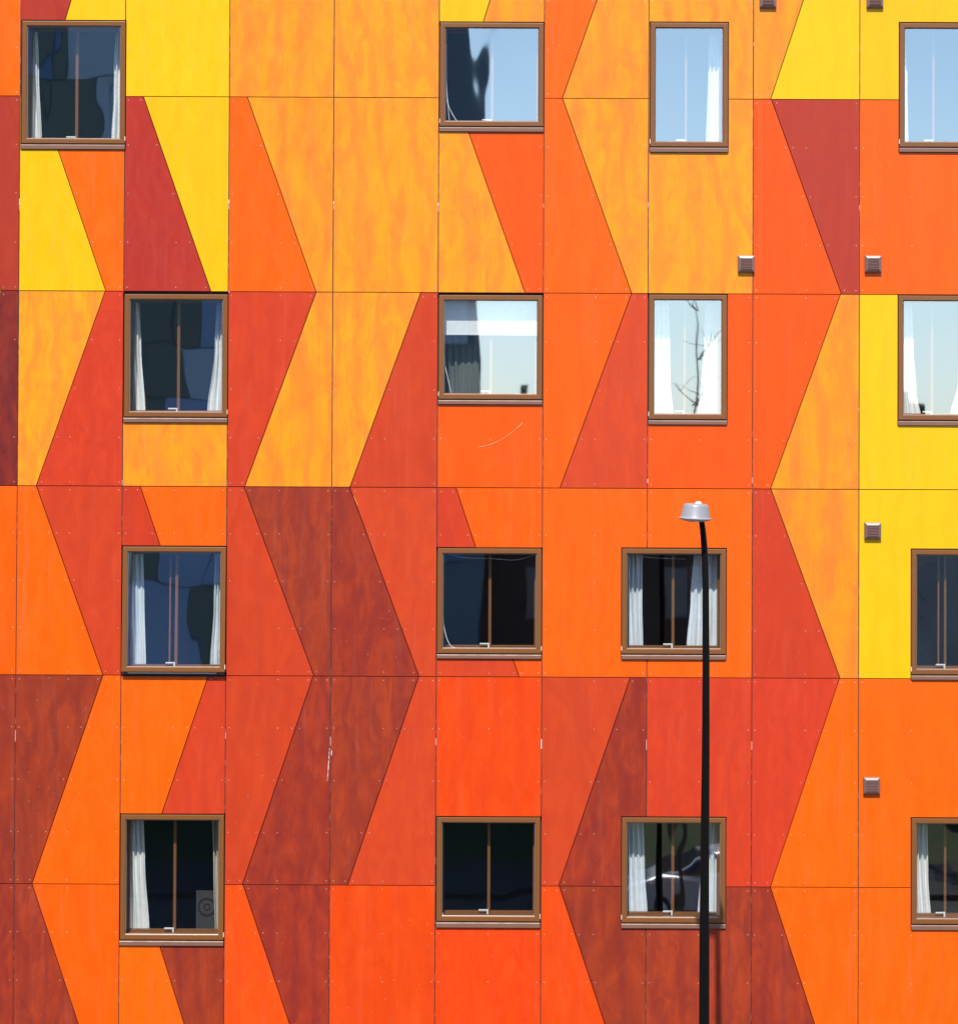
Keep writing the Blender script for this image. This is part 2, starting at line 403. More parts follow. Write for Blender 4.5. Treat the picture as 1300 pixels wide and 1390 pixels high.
GAP = .0055
rngp = random.Random(5)
rects = [(a - .007, b + .007, c - .004, d + .011) for a, b, c, d in HOLES]
n_panel = 0
for (row, col), (lc, rc, dg) in CELLS.items():
    x0, x1, z0, z1 = cell(row, col)
    diag = (W(dg[0], dg[1]), W(dg[2], dg[3])) if dg else None
    for sd_, b2 in subtract_faces(x0 + GAP, x1 - GAP, z0 + GAP * .8, z1 - GAP * .8, rects, diag):
        code = rc if sd_ else lc
        if row == 3 and col == 4 and b2.faces[:][0].calc_center_median().z < 6.9: code = 'C' if sd_ else 'R'
        finish_panel(b2, x0, x1, z0, z1, diag, dy=rngp.uniform(-.003, .002), seed=row * 50 + col)
        o = link_mesh("cladding_panel", b2, [PAL[code][1], M_SCREW], bld)
        o['label'] = PAL[code][0] + " stained plywood cladding panel"
        n_panel += 1
print("panels", n_panel)

# the cladding beyond what the picture shows, as one part
def poly_join(dst, src, mi):
    mp = {v: dst.verts.new(v.co) for v in src.verts}
    for f in src.faces: dst.faces.new([mp[v] for v in f.verts]).material_index = mi
    src.free()
codes = list("YAOCRKB"); bmx = bmesh.new(); rng = random.Random(9)
for row in range(-1, 6):
    for col in range(-3, 11):
        if (row, col) in CELLS: continue
        x0, x1, z0, z1 = cell(row, col)
        xa = x0 + (.25 if (row + col) % 2 else .95); xb = x0 + (.95 if (row + col) % 2 else .25)
        diag = ((xa, z1), (xb, z0)) if rng.random() < .6 else None
        for sd_, b2 in subtract_faces(x0 + GAP, x1 - GAP, z0 + GAP * .8, z1 - GAP * .8, rects, diag):
            finish_panel(b2, x0, x1, z0, z1, diag, screws=False)
            poly_join(bmx, b2, codes.index(rng.choice("YYAAOO" if row < 1 else "AORCYC" if row < 3 else "ORBCRO")))
o = link_mesh("cladding_panel", bmx, [PAL[c][1] for c in codes], bld); tag(o, "cladding panels beyond the picture", kind='stuff')

# wall with window openings behind the cladding
BX0, BX1, BZ1 = CX[0] + .02, CX[-1] - .02, RZ[0] - .02
bm = bmesh.new()
bm.faces.new([bm.verts.new(p) for p in ((BX0, .042, 0), (BX1, .042, 0), (BX1, .042, BZ1), (BX0, .042, BZ1))])
for (a, b, c, d) in HOLES:
    for co, no in (((a + .012, 0, 0), (1, 0, 0)), ((b - .012, 0, 0), (1, 0, 0)), ((0, 0, c + .04), (0, 0, 1)), ((0, 0, d - .012), (0, 0, 1))):
        bmesh.ops.bisect_plane(bm, geom=bm.verts[:] + bm.edges[:] + bm.faces[:], plane_co=co, plane_no=no)
kill = [f for f in bm.faces if any(a + .012 < f.calc_center_median().x < b - .012 and c + .04 < f.calc_center_median().z < d - .012 for a, b, c, d in HOLES)]
bmesh.ops.delete(bm, geom=kill, context='FACES')
r = bmesh.ops.extrude_face_region(bm, geom=bm.faces[:])
bmesh.ops.translate(bm, vec=(0, .20, 0), verts=[v for v in r['geom'] if isinstance(v, bmesh.types.BMVert)])
link_mesh("wall", bm, M_BACK, bld)
bm = bmesh.new()                                     # rooms: back wall, party walls, floors
box(bm, BX0, BX1, 4.2, 4.4, 0, BZ1)
for z in (2.75, 5.95, 9.0, 12.1, 15.1): box(bm, BX0 + .21, BX1 - .21, .245, 4.19, z - .28, z)
for xx in (-1.6, 1.2, 3.75): box(bm, xx - .06, xx + .06, .245, 4.17, .01, BZ1 - .4)
box(bm, BX0, BX0 + .2, .243, 4.19, 0, BZ1); box(bm, BX1 - .2, BX1, .243, 4.19, 0, BZ1)
link_mesh("inner_wall", bm, M_CONC, bld)
bm = bmesh.new(); box(bm, BX0 - .1, BX1 + .1, -.06, 4.5, BZ1 + .002, BZ1 + .25, bevel=.02)
link_mesh("roof", bm, plain("roof_edge_metal", (.2, .2, .21), .5), bld)
bm = bmesh.new(); box(bm, BX0, BX1, .0, .04, 0.02, RZ[-1] - .02)
link_mesh("plinth", bm, plain("dark_plinth_panel", (.05, .045, .045), .5, noise=.4, nscale=2), bld)

# strips seen in the open joints, and the spacers that show in some of them
def strip_mat():
    m, nt, p = new_mat("joint_strip_tape"); tc = N(nt, "ShaderNodeTexCoord"); oi = N(nt, "ShaderNodeObjectInfo")
    sp = N(nt, "ShaderNodeSeparateXYZ"); nt.links.new(tc.outputs["Object"], sp.inputs[0])
    a_ = N(nt, "ShaderNodeMath", operation='MULTIPLY_ADD'); nt.links.new(oi.outputs["Random"], a_.inputs[0]); a_.inputs[1].default_value = 91.0; nt.links.new(sp.outputs[2], a_.inputs[2])
    n_ = N(nt, "ShaderNodeTexNoise", noise_dimensions='1D', Scale=9.0, Detail=2.0); nt.links.new(a_.outputs[0], n_.inputs["W"])
    n2_ = N(nt, "ShaderNodeTexNoise", noise_dimensions='1D', Scale=.8, Detail=1.0); nt.links.new(a_.outputs[0], n2_.inputs["W"])
    mm = N(nt, "ShaderNodeMath", operation='MULTIPLY'); nt.links.new(maprange(nt, n_.outputs[0], .54, .60, 0, 1), mm.inputs[0]); nt.links.new(maprange(nt, n2_.outputs[0], .40, .62, 0, 1), mm.inputs[1])
    nt.links.new(mixc(nt, mm.outputs[0], (.03, .012, .010), (.15, .07, .06)), p.inputs["Base Color"]); p.inputs["Roughness"].default_value = .7
    return m
M_STRIP = strip_mat()
for cx_ in CX[C0:C0 + 9]:
    blocked = sorted((c - .02, d + .02) for a, b, c, d in HOLES if a - .01 < cx_ < b + .01) + [(15.2, 99)]
    z_ = 2.1
    for c, d in blocked:
        if c > z_: bm = bmesh.new(); box(bm, cx_ - .0045, cx_ + .0045, .007, .04, z_, c); link_mesh("joint_strip", bm, M_STRIP, bld)
        z_ = d
M_GREYTAPE = plain("grey_tape", (.34, .25, .24), .7)
def bit(px, py, h, w=.0085, m=None):
    x, z = W(px, py); bm = bmesh.new(); box(bm, x - w / 2, x + w / 2, .0015, .03, z - h / 2, z + h / 2, bevel=.001); link_mesh("spacer", bm, m, bld)
for x_, y_, h_, mi in ((27, 274, .07, 0), (27, 282, .06, 1), (311, 274, .05, 0), (310.8, 281, .05, 1), (453, 275, .035, 0), (452.9, 281, .05, 1), (594.8, 277.5, .035, 0), (594.8, 284, .05, 1),
        (737.4, 279, .05, 1), (879.4, 278, .06, 1), (1166.2, 282, .06, 1), (1020.8, 652, .07, 1), (878.8, 653, .05, 0), (166, 655, .06, 1), (165, 1003, .11, 1), (21.3, 999, .13, 1), (306.5, 999, .07, 1),
        (448.6, 1006, .10, 1), (734.7, 1010, .11, 0), (591.6, 1007, .08, 1), (877, 1011, .12, 1), (1019.8, 1012, .10, 1), (311.0, 395, .03, 0), (450, 1022, .06, 0), (1165, 556, .04, 1), (1022.5, 60, .04, 1)):
    bit(x_, y_, h_, m=M_GREYTAPE if mi else M_PALE)

# scratches and run marks on the panels
def mark(pts, w, mat, name="scratch"):
    bm = bmesh.new(); P = [W(*p) for p in pts]; rng = random.Random(len(pts))
    prev = None
    for i, (x, z) in enumerate(P):
        dx, dz = (P[min(i + 1, len(P) - 1)][0] - P[max(i - 1, 0)][0], P[min(i + 1, len(P) - 1)][1] - P[max(i - 1, 0)][1]); l = math.hypot(dx, dz)
        ww = w * rng.uniform(.1, 1.1); nx, nz = -dz / l * ww, dx / l * ww
        q = [bm.verts.new((x + nx, -.0019, z + nz)), bm.verts.new((x - nx, -.0019, z - nz))]
        if prev: bm.faces.new((prev[0], prev[1], q[1], q[0]))
        prev = q
    link_mesh(name, bm, mat, bld)
M_S1 = plain("pale_orange_scratch", (.66, .30, .16), .6); M_S2 = plain("grey_scratch", (.45, .33, .32), .6)
mark([(54 - i * .45, 676 + i * 4 + (i % 3)) for i in range(0, 24)], .007, M_S1)
mark([(649 + i * 3, 606.5 - i * .2 - i * i * .072) for i in range(0, 21)], .0035, M_S1)
mark([(447.5 - i * .2, 1016 + i * 3) for i in range(0, 15)], .006, M_S2)
mark([(480.0, 673), (482, 678), (486, 686)], .008, PAL['A'][1], "amber_sliver")

# windows -----------------------------------------------------------------
def ring_profile(bm, hw, hh, prof, mi=0):
    """prof: list of (inset, y); skins a mitred frame"""
    loops(bm, [rect_ring(hw - i, hh - i, y) for i, y in prof], True, False, False, mi)

def make_window(key, opened=False):
    x0, x1, z0, z1, zs = WR[key]
    hw, hh = (x1 - x0) / 2 - .003, (z1 - z0) / 2 - .003
    cx, cz = (x0 + x1) / 2, (z0 + z1) / 2
    bm = bmesh.new()
    ring_profile(bm, hw, hh, [(.0, .075), (.0, -.004), (.003, -.009), (.006, -.010), (.050, -.010), (.053, -.009), (.0585, .002), (.0585, .010)])
    ring_profile(bm, hw, hh, [(.0585, .010), (.0585, .075), (.0, .075)])
    ring_profile(bm, hw, hh, [(.0582, .0035), (.0645, .0085), (.0645, .014)], 1)
    # slim mitre lines at the corners
    for sx in (-1, 1):
        for sz in (-1, 1):
            a = Vector((sx * (hw - .006), -.0104, sz * (hh - .006))); b = Vector((sx * (hw - .052), -.0104, sz * (hh - .052)))
            n = Vector((sz * 1.0, 0, -sx * 1.0)).normalized() * .0009
            bm.faces.new([bm.verts.new(p) for p in (a - n, a + n, b + n, b - n)]).material_index = 1
    w = link_mesh("window", bm, [M_FRAME, M_BEAD], bld, (cx, 0, cz))
    # pane
    bm = bmesh.new(); g = .0640
    bm.faces.new([bm.verts.new(p) for p in rect_ring(hw - g, hh - g, .0125)])
    pane = link_mesh("pane", bm, M_GLASS_WAVY if key in ("w00", "w04", "w11", "w21", "w36", "w34") else M_GLASS_CALM, w)
    if opened:                                         # top-hung sash pushed out at the bottom
        for o_ in (w, pane):
            pass
        w.rotation_euler = (-R(2.6), 0, 0)
        w.location = (cx, -.030, cz)
    # inner casement and mullion
    bm = bmesh.new(); q = .0585
    ring_profile(bm, hw, hh, [(q - .02, .078), (q - .02, .27), (q + .020, .27), (q + .020, .200), (q + .018, .197), (q - .004, .197), (q - .004, .078)])
    inn = link_mesh("inner_frame", bm, M_INFRAME, w)
    bm = bmesh.new(); mw = .034 if hw > .5 else .026
    mx = 0.006 if hw > .5 else -.02
    box(bm, mx - mw / 2, mx + mw / 2, .196, .235, -hh + q + .021, hh - q - .021, bevel=.003)
    if key in ('w21', 'w28'): box(bm, mx - .085, mx - .065, .21, .235, -hh + q + .021, hh - q - .021, bevel=.002)
    link_mesh("mullion", bm, M_INFRAME, w)
    bm = bmesh.new()
    zb = -hh + q + .012
    box(bm, mx - .115, mx - .012, .165, .175, zb + .018, zb + .036, bevel=.003); box(bm, mx - .022, mx - .004, .1655, .194, zb - .03, zb + .034, bevel=.003)
    link_mesh("handle", bm, M_WHITE, w)
    # sill / drip flashing
    if not opened:
        bm = bmesh.new()
        zt = -hh - .010; zb_ = zs - cz
        prof = [(.03, zt), (-.014, zt - .003), (-.0195, zt - .012), (-.0205, zb_ + .003), (-.017, zb_), (.0, zb_ + .002)]
        a = [bm.verts.new((-hw - .004, y, z)) for y, z in prof]; b = [bm.verts.new((hw + .001, y, z)) for y, z in prof]
        for i in range(len(prof) - 1): bm.faces.new((a[i], a[i + 1], b[i + 1], b[i]))
        bm.faces.new((a[0], b[0], b[-1], a[-1])); bm.faces.new(a); bm.faces.new(b[::-1])
        link_mesh("sill", bm, M_SILL, w)
        bm = bmesh.new(); box(bm, -hw + .002, hw - .002, .004, .07, -hh - .009, -hh - .001); link_mesh("frame_gap", bm, M_GASKET, w)
    else:
        bm = bmesh.new(); box(bm, -hw + .012, hw - .012, .045, .09, -hh - .028, -hh + .02, bevel=.003)
        box(bm, -hw, hw, .085, .12, -hh - .06, -hh - .030, 1)
        link_mesh("lower_rail", bm, [M_SILL, M_GASKET], w)
        bm = bmesh.new(); box(bm, -hw + .07, hw - .1, .034, .044, -hh - .020, -hh - .006); link_mesh("weather_strip", bm, M_PALE, w)
    # drainage cap at a lower corner
    bm = bmesh.new(); sx = -1 if key in ('w04', 'w06', 'w08', 'w14', 'w16', 'w26', 'w36', 'w28') else 1
    box(bm, sx * (hw + .001) - .003, sx * (hw + .001) + .003, -.0125, .02, -hh + .035, -hh + .085)
    link_mesh("corner_cap", bm, plain("cap_plastic", (.7, .62, .5), .5) if key == 'w00' else bpy.data.materials["cap_plastic"], w)
    return w
WIN = {k: make_window(k, k == 'w21') for k in WR}
WHERE = {'w00': 'top left', 'w04': 'top square', 'w06': 'narrow top', 'w08': 'top right', 'w11': 'upper left', 'w14': 'blind', 'w16': 'narrow upper', 'w18': 'right upper'}

# curtains, blind, cables ---------------------------------------------------
def px_at(px, py, y):
    """point on the plane y whose line to the viewer crosses the elevation at (px, py)"""
    x, z = W(px, py); k = (28 + y) / 28
    return x * k, 9 + (z - 9) * k

def curtain(win, keys, folds, seed, label, mat=M_CURTAIN, depth=.285, amp=.022, name="curtain"):
    """keys: (elevation y, left x, right x) from top to bottom"""
    rng = random.Random(seed); nu, nv = folds * 10, 40
    ytop, ybot = keys[0][0], keys[-1][0]
    ph = rng.uniform(0, 6); fr = [1 + rng.uniform(-.25, .25) for _ in range(folds + 1)]
    bm = bmesh.new(); grid = []
    for j in range(nv + 1):
        t = j / nv; y = ytop + (ybot - ytop) * t
        for a, b in zip(keys[:-1], keys[1:]):
            if a[0] <= y <= b[0] + 1e-6:
                q = (y - a[0]) / (b[0] - a[0]); q = q * q * (3 - 2 * q); l = a[1] + (b[1] - a[1]) * q; r = a[2] + (b[2] - a[2]) * q; break
        row = []
        for i in range(nu + 1):
            s = i / nu
            x, z = px_at(l + (r - l) * s, y, depth)
            k = s * folds; ki = min(int(k), folds); a_ = amp * fr[ki] * (.75 + .35 * math.sin(t * 2.3 + ki))
            dy = a_ * math.sin(2 * math.pi * k + ph + .5 * math.sin(t * 3 + ki)) + .006 * math.sin(9 * t + 4 * s + seed)
            row.append(bm.verts.new((x + .004 * math.sin(7 * t + ki * 2) * math.sin(math.pi * s), depth + dy, z)))
        grid.append(row)
    for j in range(nv):
        for i in range(nu): bm.faces.new((grid[j][i], grid[j][i + 1], grid[j + 1][i + 1], grid[j + 1][i]))
    o = link_mesh(name, bm, mat, None, smooth=True)
    tag(o, label, "curtain", "curtains hanging inside the windows")
    return o

curtain('w00', [(24, 38, 51), (95, 40, 53), (192, 40, 57)], 2, 1, "narrow white curtain at the left side of the top left window")
curtain('w00', [(24, 159, 166), (90, 155, 166), (130, 154.5, 165), (192, 151.5, 163.5)], 2, 2, "narrow white curtain at the right side of the top left window")
curtain('w06', [(26, 962, 978), (90, 961, 978), (196, 958, 977.5)], 3, 3, "white curtain in the narrow top window, right of its mullion")
curtain('w08', [(26, 1220, 1227), (110, 1220, 1231), (198, 1220, 1232)], 2, 4, "thin strip of white curtain at the left edge of the top right window")
curtain('w11', [(394, 176, 189.5), (470, 176, 192), (564, 176, 198)], 3, 5, "white curtain at the left of the dark window above the lone amber panel")
curtain('w11', [(394, 295, 306), (470, 292, 306), (564, 281.5, 305)], 3, 6, "white curtain flaring at the right of the dark window above the lone amber panel")
curtain('w14', [(396, 603, 650), (470, 606, 648), (538, 606, 652)], 5, 7, "grey green curtain behind the white roller blind", M_CURTAIN_SAGE, .36)
curtain('w16', [(394, 884, 907), (470, 884, 909), (520, 884, 910), (566, 884, 914)], 4, 8, "white curtain at the left of the narrow window below the amber panel")
curtain('w16', [(394, 957, 978), (470, 955, 976), (520, 951, 976), (566, 946, 975)], 4, 9, "white curtain at the right of the narrow window below the amber panel")
curtain('w18', [(394, 1219, 1237), (470, 1219, 1239), (530, 1219, 1243), (566, 1219, 1249)], 4, 10, "white curtain at the left of the tall window set in the yellow panel")
curtain('w18', [(394, 1305, 1322), (520, 1299, 1322), (566, 1289, 1321)], 4, 11, "white curtain cut by the right picture edge in the yellow panel's upper window")
curtain('w21', [(736, 172, 195), (810, 172, 196), (906, 172, 198.5)], 4, 12, "pale blue curtain at the left of the window with the tilted open sash", M_CURTAIN_BLUE)
curtain('w21', [(736, 292, 304), (820, 290, 304), (906, 285, 303)], 3, 13, "narrow pale curtain at the right of the window with the tilted open sash", M_CURTAIN_BLUE)
curtain('w26', [(738, 849, 872), (820, 850, 871.5), (884, 850, 873)], 4, 14, "pale blue curtain at the left of the window behind the lamp pole's upper part", M_CURTAIN_BLUE)
curtain('w26', [(738, 942, 974), (810, 937, 974), (884, 931, 974)], 4, 15, "white curtain partly behind the lamp pole's upper part", M_CURTAIN_BLUE)
curtain('w31', [(1100, 174, 195), (1170, 174, 197), (1272, 174, 203)], 4, 16, "wide white curtain at the left of the bottom left window")
curtain('w31', [(1100, 288, 301), (1180, 290, 300), (1272, 292, 300)], 2, 17, "thin cream curtain at the right of the bottom left window", cloth("cream_curtain_cloth", (.74, .68, .58)))
curtain('w36', [(1104, 849, 873), (1180, 850, 875), (1248, 850, 879)], 4, 18, "pale curtain at the left of the bottom window that reflects the silver car", M_CURTAIN_BLUE)
curtain('w36', [(1104, 958, 975), (1180, 950, 974), (1248, 946, 974)], 3, 19, "white curtain partly behind the lamp pole's lower part", M_CURTAIN_BLUE)
curtain('w38', [(1104, 1240, 1258), (1190, 1240, 1259), (1252, 1240, 1263)], 3, 20, "white curtain in the bottom window at the right picture edge")

bm = bmesh.new()                                         # roller blind
(xa, zt), (xb, zb) = px_at(601, 402, .15), px_at(733, 455, .15)
box(bm, xa, xb, .149, .151, zb, zt, 0); box(bm, xa, xb, .146, .156, zb - .004, zb + .012, 0, bevel=.003)
bl = link_mesh("roller_blind", bm, M_BLIND); tag(bl, "white roller blind drawn a third of the way down", "blind")

def cable(pts, rad, label, grp="cables hanging inside the windows"):
    P = [(*px_at(x, y, d),) for x, y, d in pts]; P = [Vector((p[0], d, p[1])) for p, (_, _, d) in zip(P, pts)]
    out = []
    for i in range(len(P) - 1):
        a, b = P[i], P[i + 1]; pa = P[i - 1] if i else a * 2 - b; pb = P[i + 2] if i + 2 < len(P) else b * 2 - a
        for k in range(6):
            t = k / 6; out.append(.5 * ((2 * a) + (b - pa) * t + (2 * pa - 5 * a + 4 * b - pb) * t * t + (3 * a - pa - 3 * b + pb) * t ** 3))
    out.append(P[-1])
    bm = bmesh.new(); tube(bm, out, rad, 6)
    tag(link_mesh("cable", bm, M_WHITE, None, smooth=True), label, "cable", grp)
cable([(605.5, 60, .12), (606, 110, .10), (608, 140, .08), (614, 155, .06), (621, 166, .05)], .0045, "white cable curving down inside the top square window, right one of the two")
cable([(604.5, 60, .13), (605, 120, .11), (608, 145, .10), (610, 166, .09)], .0040, "white cable inside the top square window, left one of the two")
cable([(602.5, 430, .12), (603, 485, .10), (607, 510, .08), (613, 536, .06)], .0045, "white cable below the roller blind")
cable([(600.5, 775, .1), (601, 835, .09), (605, 862, .07), (612, 877, .05), (622, 880.0, .04)], .0050, "white cable curving into the lower left corner of the bare dark window")
cable([(606, 751, .12), (630, 757, .12), (665, 758, .12), (700, 760, .12), (728, 752, .12)], .0028, "thin white cord sagging along the top of the bare dark window")
cable([(856, 752, .12), (875, 756, .12), (905, 758, .12), (930, 759, .12)], .0024, "thin white cord along the top of the window behind the lamp pole")
cable([(600.2, 1238, .06), (602, 1243, .05), (610, 1244, .05), (621, 1244, .05)], .0055, "white cable end lying in the corner of the lowest bare dark window")

# dim poster standing in the bottom left window: a ring on pale card
pc = empty("poster", (*[px_at(281, 1237, .55)[0]], .55, px_at(281, 1237, .55)[1]))
tag(pc, "dim card with a dark red ring inside the bottom left window", "poster")
bm = bmesh.new(); box(bm, -.125, .125, 0, .008, -.25, .24); link_mesh("card", bm, plain("grey_card", (.05, .05, .053), .8, noise=.5, nscale=10), pc)
bm = bmesh.new()
for r0, r1 in ((.085, .108), (.028, .042)):
    loops(bm, [[(r * math.cos(k * math.pi / 20), y, .05 + r * math.sin(k * math.pi / 20)) for k in range(40)] for r, y in ((r0, -.001), (r0, -.003), (r1, -.003), (r1, -.001))])
link_mesh("ring", bm, plain("dull_red_print", (.02, .004, .005), .7), pc)

# air vents ---------------------------------------------------------------
def vent(px, py):
    x, z = W(px, py); s = .095
    bm = bmesh.new()
    prof = [(0, .0), (0, -.028), (.004, -.034), (.030, -.0475), (.032, -.0485)]
    # hood: pyramid frame
    loops(bm, [rect_ring(s - i, s - i, y) for i, y in prof] + [rect_ring(s - .033, s - .033, -.0475), rect_ring(s - .033, s - .033, -.036)], True, True, True)
    o = link_mesh("air_vent", bm, M_VENT, bld, (x, -.0018, z))
    bm = bmesh.new(); hw = s - .034
    for k in range(7):
        zz = -hw + .004 + k * (2 * hw / 7)
        vs = [(-hw, -.047, zz + .002), (-hw, -.040, zz + .014), (-hw, -.0385, zz + .013), (-hw, -.0455, zz + .0005)]
        a = [bm.verts.new(v) for v in vs]; b = [bm.verts.new((hw, v[1], v[2])) for v in vs]
        for i in range(4): bm.faces.new((a[i], a[(i + 1) % 4], b[(i + 1) % 4], b[i]))
        bm.faces.new(a); bm.faces.new(b[::-1])
    link_mesh("louvre", bm, M_LOUVRE, o)
for p in ((1041.5, 0), (1186.5, 0), (1012, 358.5), (1184, 358.5), (1183.5, 720.5), (1182, 1066)): vent(*p)

# ------------------------------------------------------------------ street lamp
LD = 3.0; kl = (28 - LD) / 28
def L(px, py):
    x, z = W(px, py); return Vector((x * kl, -LD, 9 + (z - 9) * kl))
top = L(952.6, 712); low = L(955.8, 1300); dirv = (low - top); base_x = low.x
lamp = empty("street_lamp", (base_x, -LD, 0)); tag(lamp, "black street lamp with a grey round head in front of the facade", "street lamp")
pts, rad = [], []
def add(px, py, w, dy=0.0):
    p = L(px, py); p.y += dy; pts.append(p - lamp.location); rad.append(w / 2 / 118.6 * kl)
pts.append(Vector((0, 0, 0.0))); rad.append(.070)
pts.append(Vector((0, 0, 1.4))); rad.append(.070); pts.append(Vector((0, 0, 1.45))); rad.append(.058)
for px, py, w in ((955.6, 1265, 13.4), (955.6, 1258, 12.9), (956.2, 1150, 11.8), (957.4, 1020, 10.6), (957.8, 900, 9.6), (957.3, 800, 9.0), (956.5, 765, 8.8), (955.3, 740, 8.4), (953.8, 722, 8.0), (952.4, 711, 7.6)):
    add(px, py, w)
add(950.5, 703, 7.2, -.05); add(944, 696, 6.5, -.10)
bm = bmesh.new(); tube(bm, pts, rad, 20); link_mesh("pole", bm, M_POLE, lamp, smooth=True)
bm = bmesh.new(); lathe(bm, [(.11, 0), (.11, .02), (.085, .03), (.085, .25), (.078, .26)], 24); link_mesh("base", bm, M_POLE, lamp, smooth=False)
hc = L(941.8, 703.5) - lamp.location + Vector((0, -.12, 0))
bm = bmesh.new(); u = kl / 118.6
prof = [(21.0, -1.0), (22.3, -.6), (22.6, .4), (20.6, 1.6), (19.6, 3.2), (17.2, 16.5), (16.2, 18.6), (14.2, 19.8), (6, 20.4), (.3, 20.5)]
lathe(bm, [(r * u, z * u) for r, z in prof], 40, cap0=False)
hd = link_mesh("lamp_head", bm, M_HEAD, lamp, hc, smooth=True); hd.rotation_euler = (R(2), R(2.5), 0)
md = hd.modifiers.new("edges", 'EDGE_SPLIT'); md.split_angle = R(38)
bm = bmesh.new(); lathe(bm, [(r * u, z * u) for r, z in ((21.2, -.9), (20.6, -1.6), (17, -3.0), (9, -4.4), (.3, -4.8))], 40); link_mesh("lens", bm, M_LENS, hd, smooth=True)
bm = bmesh.new(); lathe(bm, [(r * u, z * u) for r, z in ((4.4, 20.2), (4.4, 21.0), (3.6, 22.4), (1.8, 23.2), (.2, 23.4))], 20, cx=3.2 * u); link_mesh("photocell", bm, M_WHITE, hd, smooth=True)

# ------------------------------------------------------------------ the street behind the viewer (seen in the panes)
def ground_mat(name, c1, c2, sc=3.0, rough=.85):
    m, nt, p = new_mat(name); tc = N(nt, "ShaderNodeTexCoord")
    n = N(nt, "ShaderNodeTexNoise", Scale=sc, Detail=8.0, Roughness=.65); nt.links.new(tc.outputs["Object"], n.inputs[0])
    nt.links.new(mixc(nt, maprange(nt, n.outputs[0], .3, .7, 0, 1), c1, c2), p.inputs["Base Color"]); p.inputs["Roughness"].default_value = rough; p.inputs["Specular IOR Level"].default_value = .05
    return m
def sheet(name, x0, x1, y0, y1, z, mat):
    bm = bmesh.new(); bm.faces.new([bm.verts.new(p) for p in ((x0, y0, z), (x1, y0, z), (x1, y1, z), (x0, y1, z))])
    o = link_mesh(name, bm, mat); tag(o, kind='structure'); return o
sheet("ground", -900, 900, -900, 900, -.12, ground_mat("short_grass_and_earth", (.025, .035, .015), (.04, .045, .025), .6))
sheet("road", -400, 400, -23.5, -8.0, -.116, ground_mat("asphalt", (.035, .035, .037), (.06, .06, .06), 2.5))
bm = bmesh.new(); box(bm, -400, 400, -8.0, 0.0, -.13, 0.0); tag(link_mesh("pavement", bm, ground_mat("paving", (.10, .095, .09), (.15, .14, .13), 2.0)), kind='structure')
bm = bmesh.new(); box(bm, -400, 400, -27.5, -23.5, -.13, 0.0); tag(link_mesh("pavement", bm, ground_mat("far_paving", (.03, .03, .03), (.045, .045, .045), 2.0)), kind='structure')

# glass tower opposite, to the left
tw = empty("office_tower", (-21.95, -40, 0)); tag(tw, "tall blue glass office tower mirrored in the left windows", "building")
hwid = 22.0
bm = bmesh.new(); box(bm, -hwid, hwid, -16, 0, -.1, 34); link_mesh("wall", bm, plain("dark_tower_cladding", (.10, .16, .22), .6, noise=.4, nscale=.3), tw)
bm = bmesh.new(); bm2 = bmesh.new(); rng = random.Random(11)
bm3 = bmesh.new(); bm4 = bmesh.new(); z = .4
while z < 33:
    hgt = rng.choice((1.5, 2.2, 3.0)); xx = -hwid + .2
    while xx < hwid - 1.6:
        w_ = rng.choice((.5, .8, 1.2, 1.6)); tgt = rng.choice((bm, bm2, bm3, bm3, bm4))
        box(tgt, xx, xx + w_, .0, .08 + .04 * rng.random(), z, min(z + hgt - .04, 33.7)); xx += w_ + .03
    z += hgt
tag(link_mesh("pale_glazing", bm4, plain("pale_blue_glazing", (.34, .47, .60), .5), tw), kind='stuff')
tag(link_mesh("dark_glazing", bm3, plain("grey_green_glazing", (.10, .14, .13), .5), tw), kind='stuff')
tag(link_mesh("window", bm, plain("blue_tower_glazing", (.24, .38, .62), .5, noise=.5, nscale=.4), tw), kind='stuff')
tag(link_mesh("fin", bm2, plain("navy_tower_fins", (.08, .17, .34), .5), tw), kind='stuff')

# low terrace across the street
tr = empty("brick_terrace", (22.06, -42, 0)); tag(tr, "long low dark brick terrace mirrored in the windows on the right", "building")
M_BRICK = ground_mat("dark_brick", (.07, .05, .045), (.11, .07, .06), 5.0)
bm = bmesh.new(); box(bm, -22, 22, -9, 0, -.1, 8.2)
link_mesh("wall", bm, M_BRICK, tr)
bm = bmesh.new()
a = [bm.verts.new(p) for p in ((-22.2, .3, 8.2), (-22.2, -9.3, 8.2), (-22.2, -4.5, 10.0))]; b = [bm.verts.new((22.2, v.co.y, v.co.z)) for v in a]
for i in range(3): bm.faces.new((a[i], a[(i + 1) % 3], b[(i + 1) % 3], b[i]))
bm.faces.new(a); bm.faces.new(b[::-1])
rf = link_mesh("roof", bm, plain("slate", (.05, .055, .065), .6, noise=.4, nscale=1), tr)
for x_, h_ in ((-20.5, 11.1), (-18.4, 10.7), (-9, 10.9), (2, 10.9), (13, 10.9)):
    bm = bmesh.new(); box(bm, x_ - .55, x_ + .55, -5.0, -4.0, 8.8, h_); box(bm, x_ - .3, x_ - .1, -4.6, -4.4, h_, h_ + .35); link_mesh("chimney", bm, M_BRICK, rf)
for i in range(11):
    for zz in (1.2, 4.6):
        bm = bmesh.new(); box(bm, -20.8 + i * 4, -19.2 + i * 4, -.02, .04, zz, zz + 1.5)
        link_mesh("window", bm, plain("terrace_window", (.16, .17, .18), .3) if i == 0 and zz == 1.2 else bpy.data.materials["terrace_window"], tr)

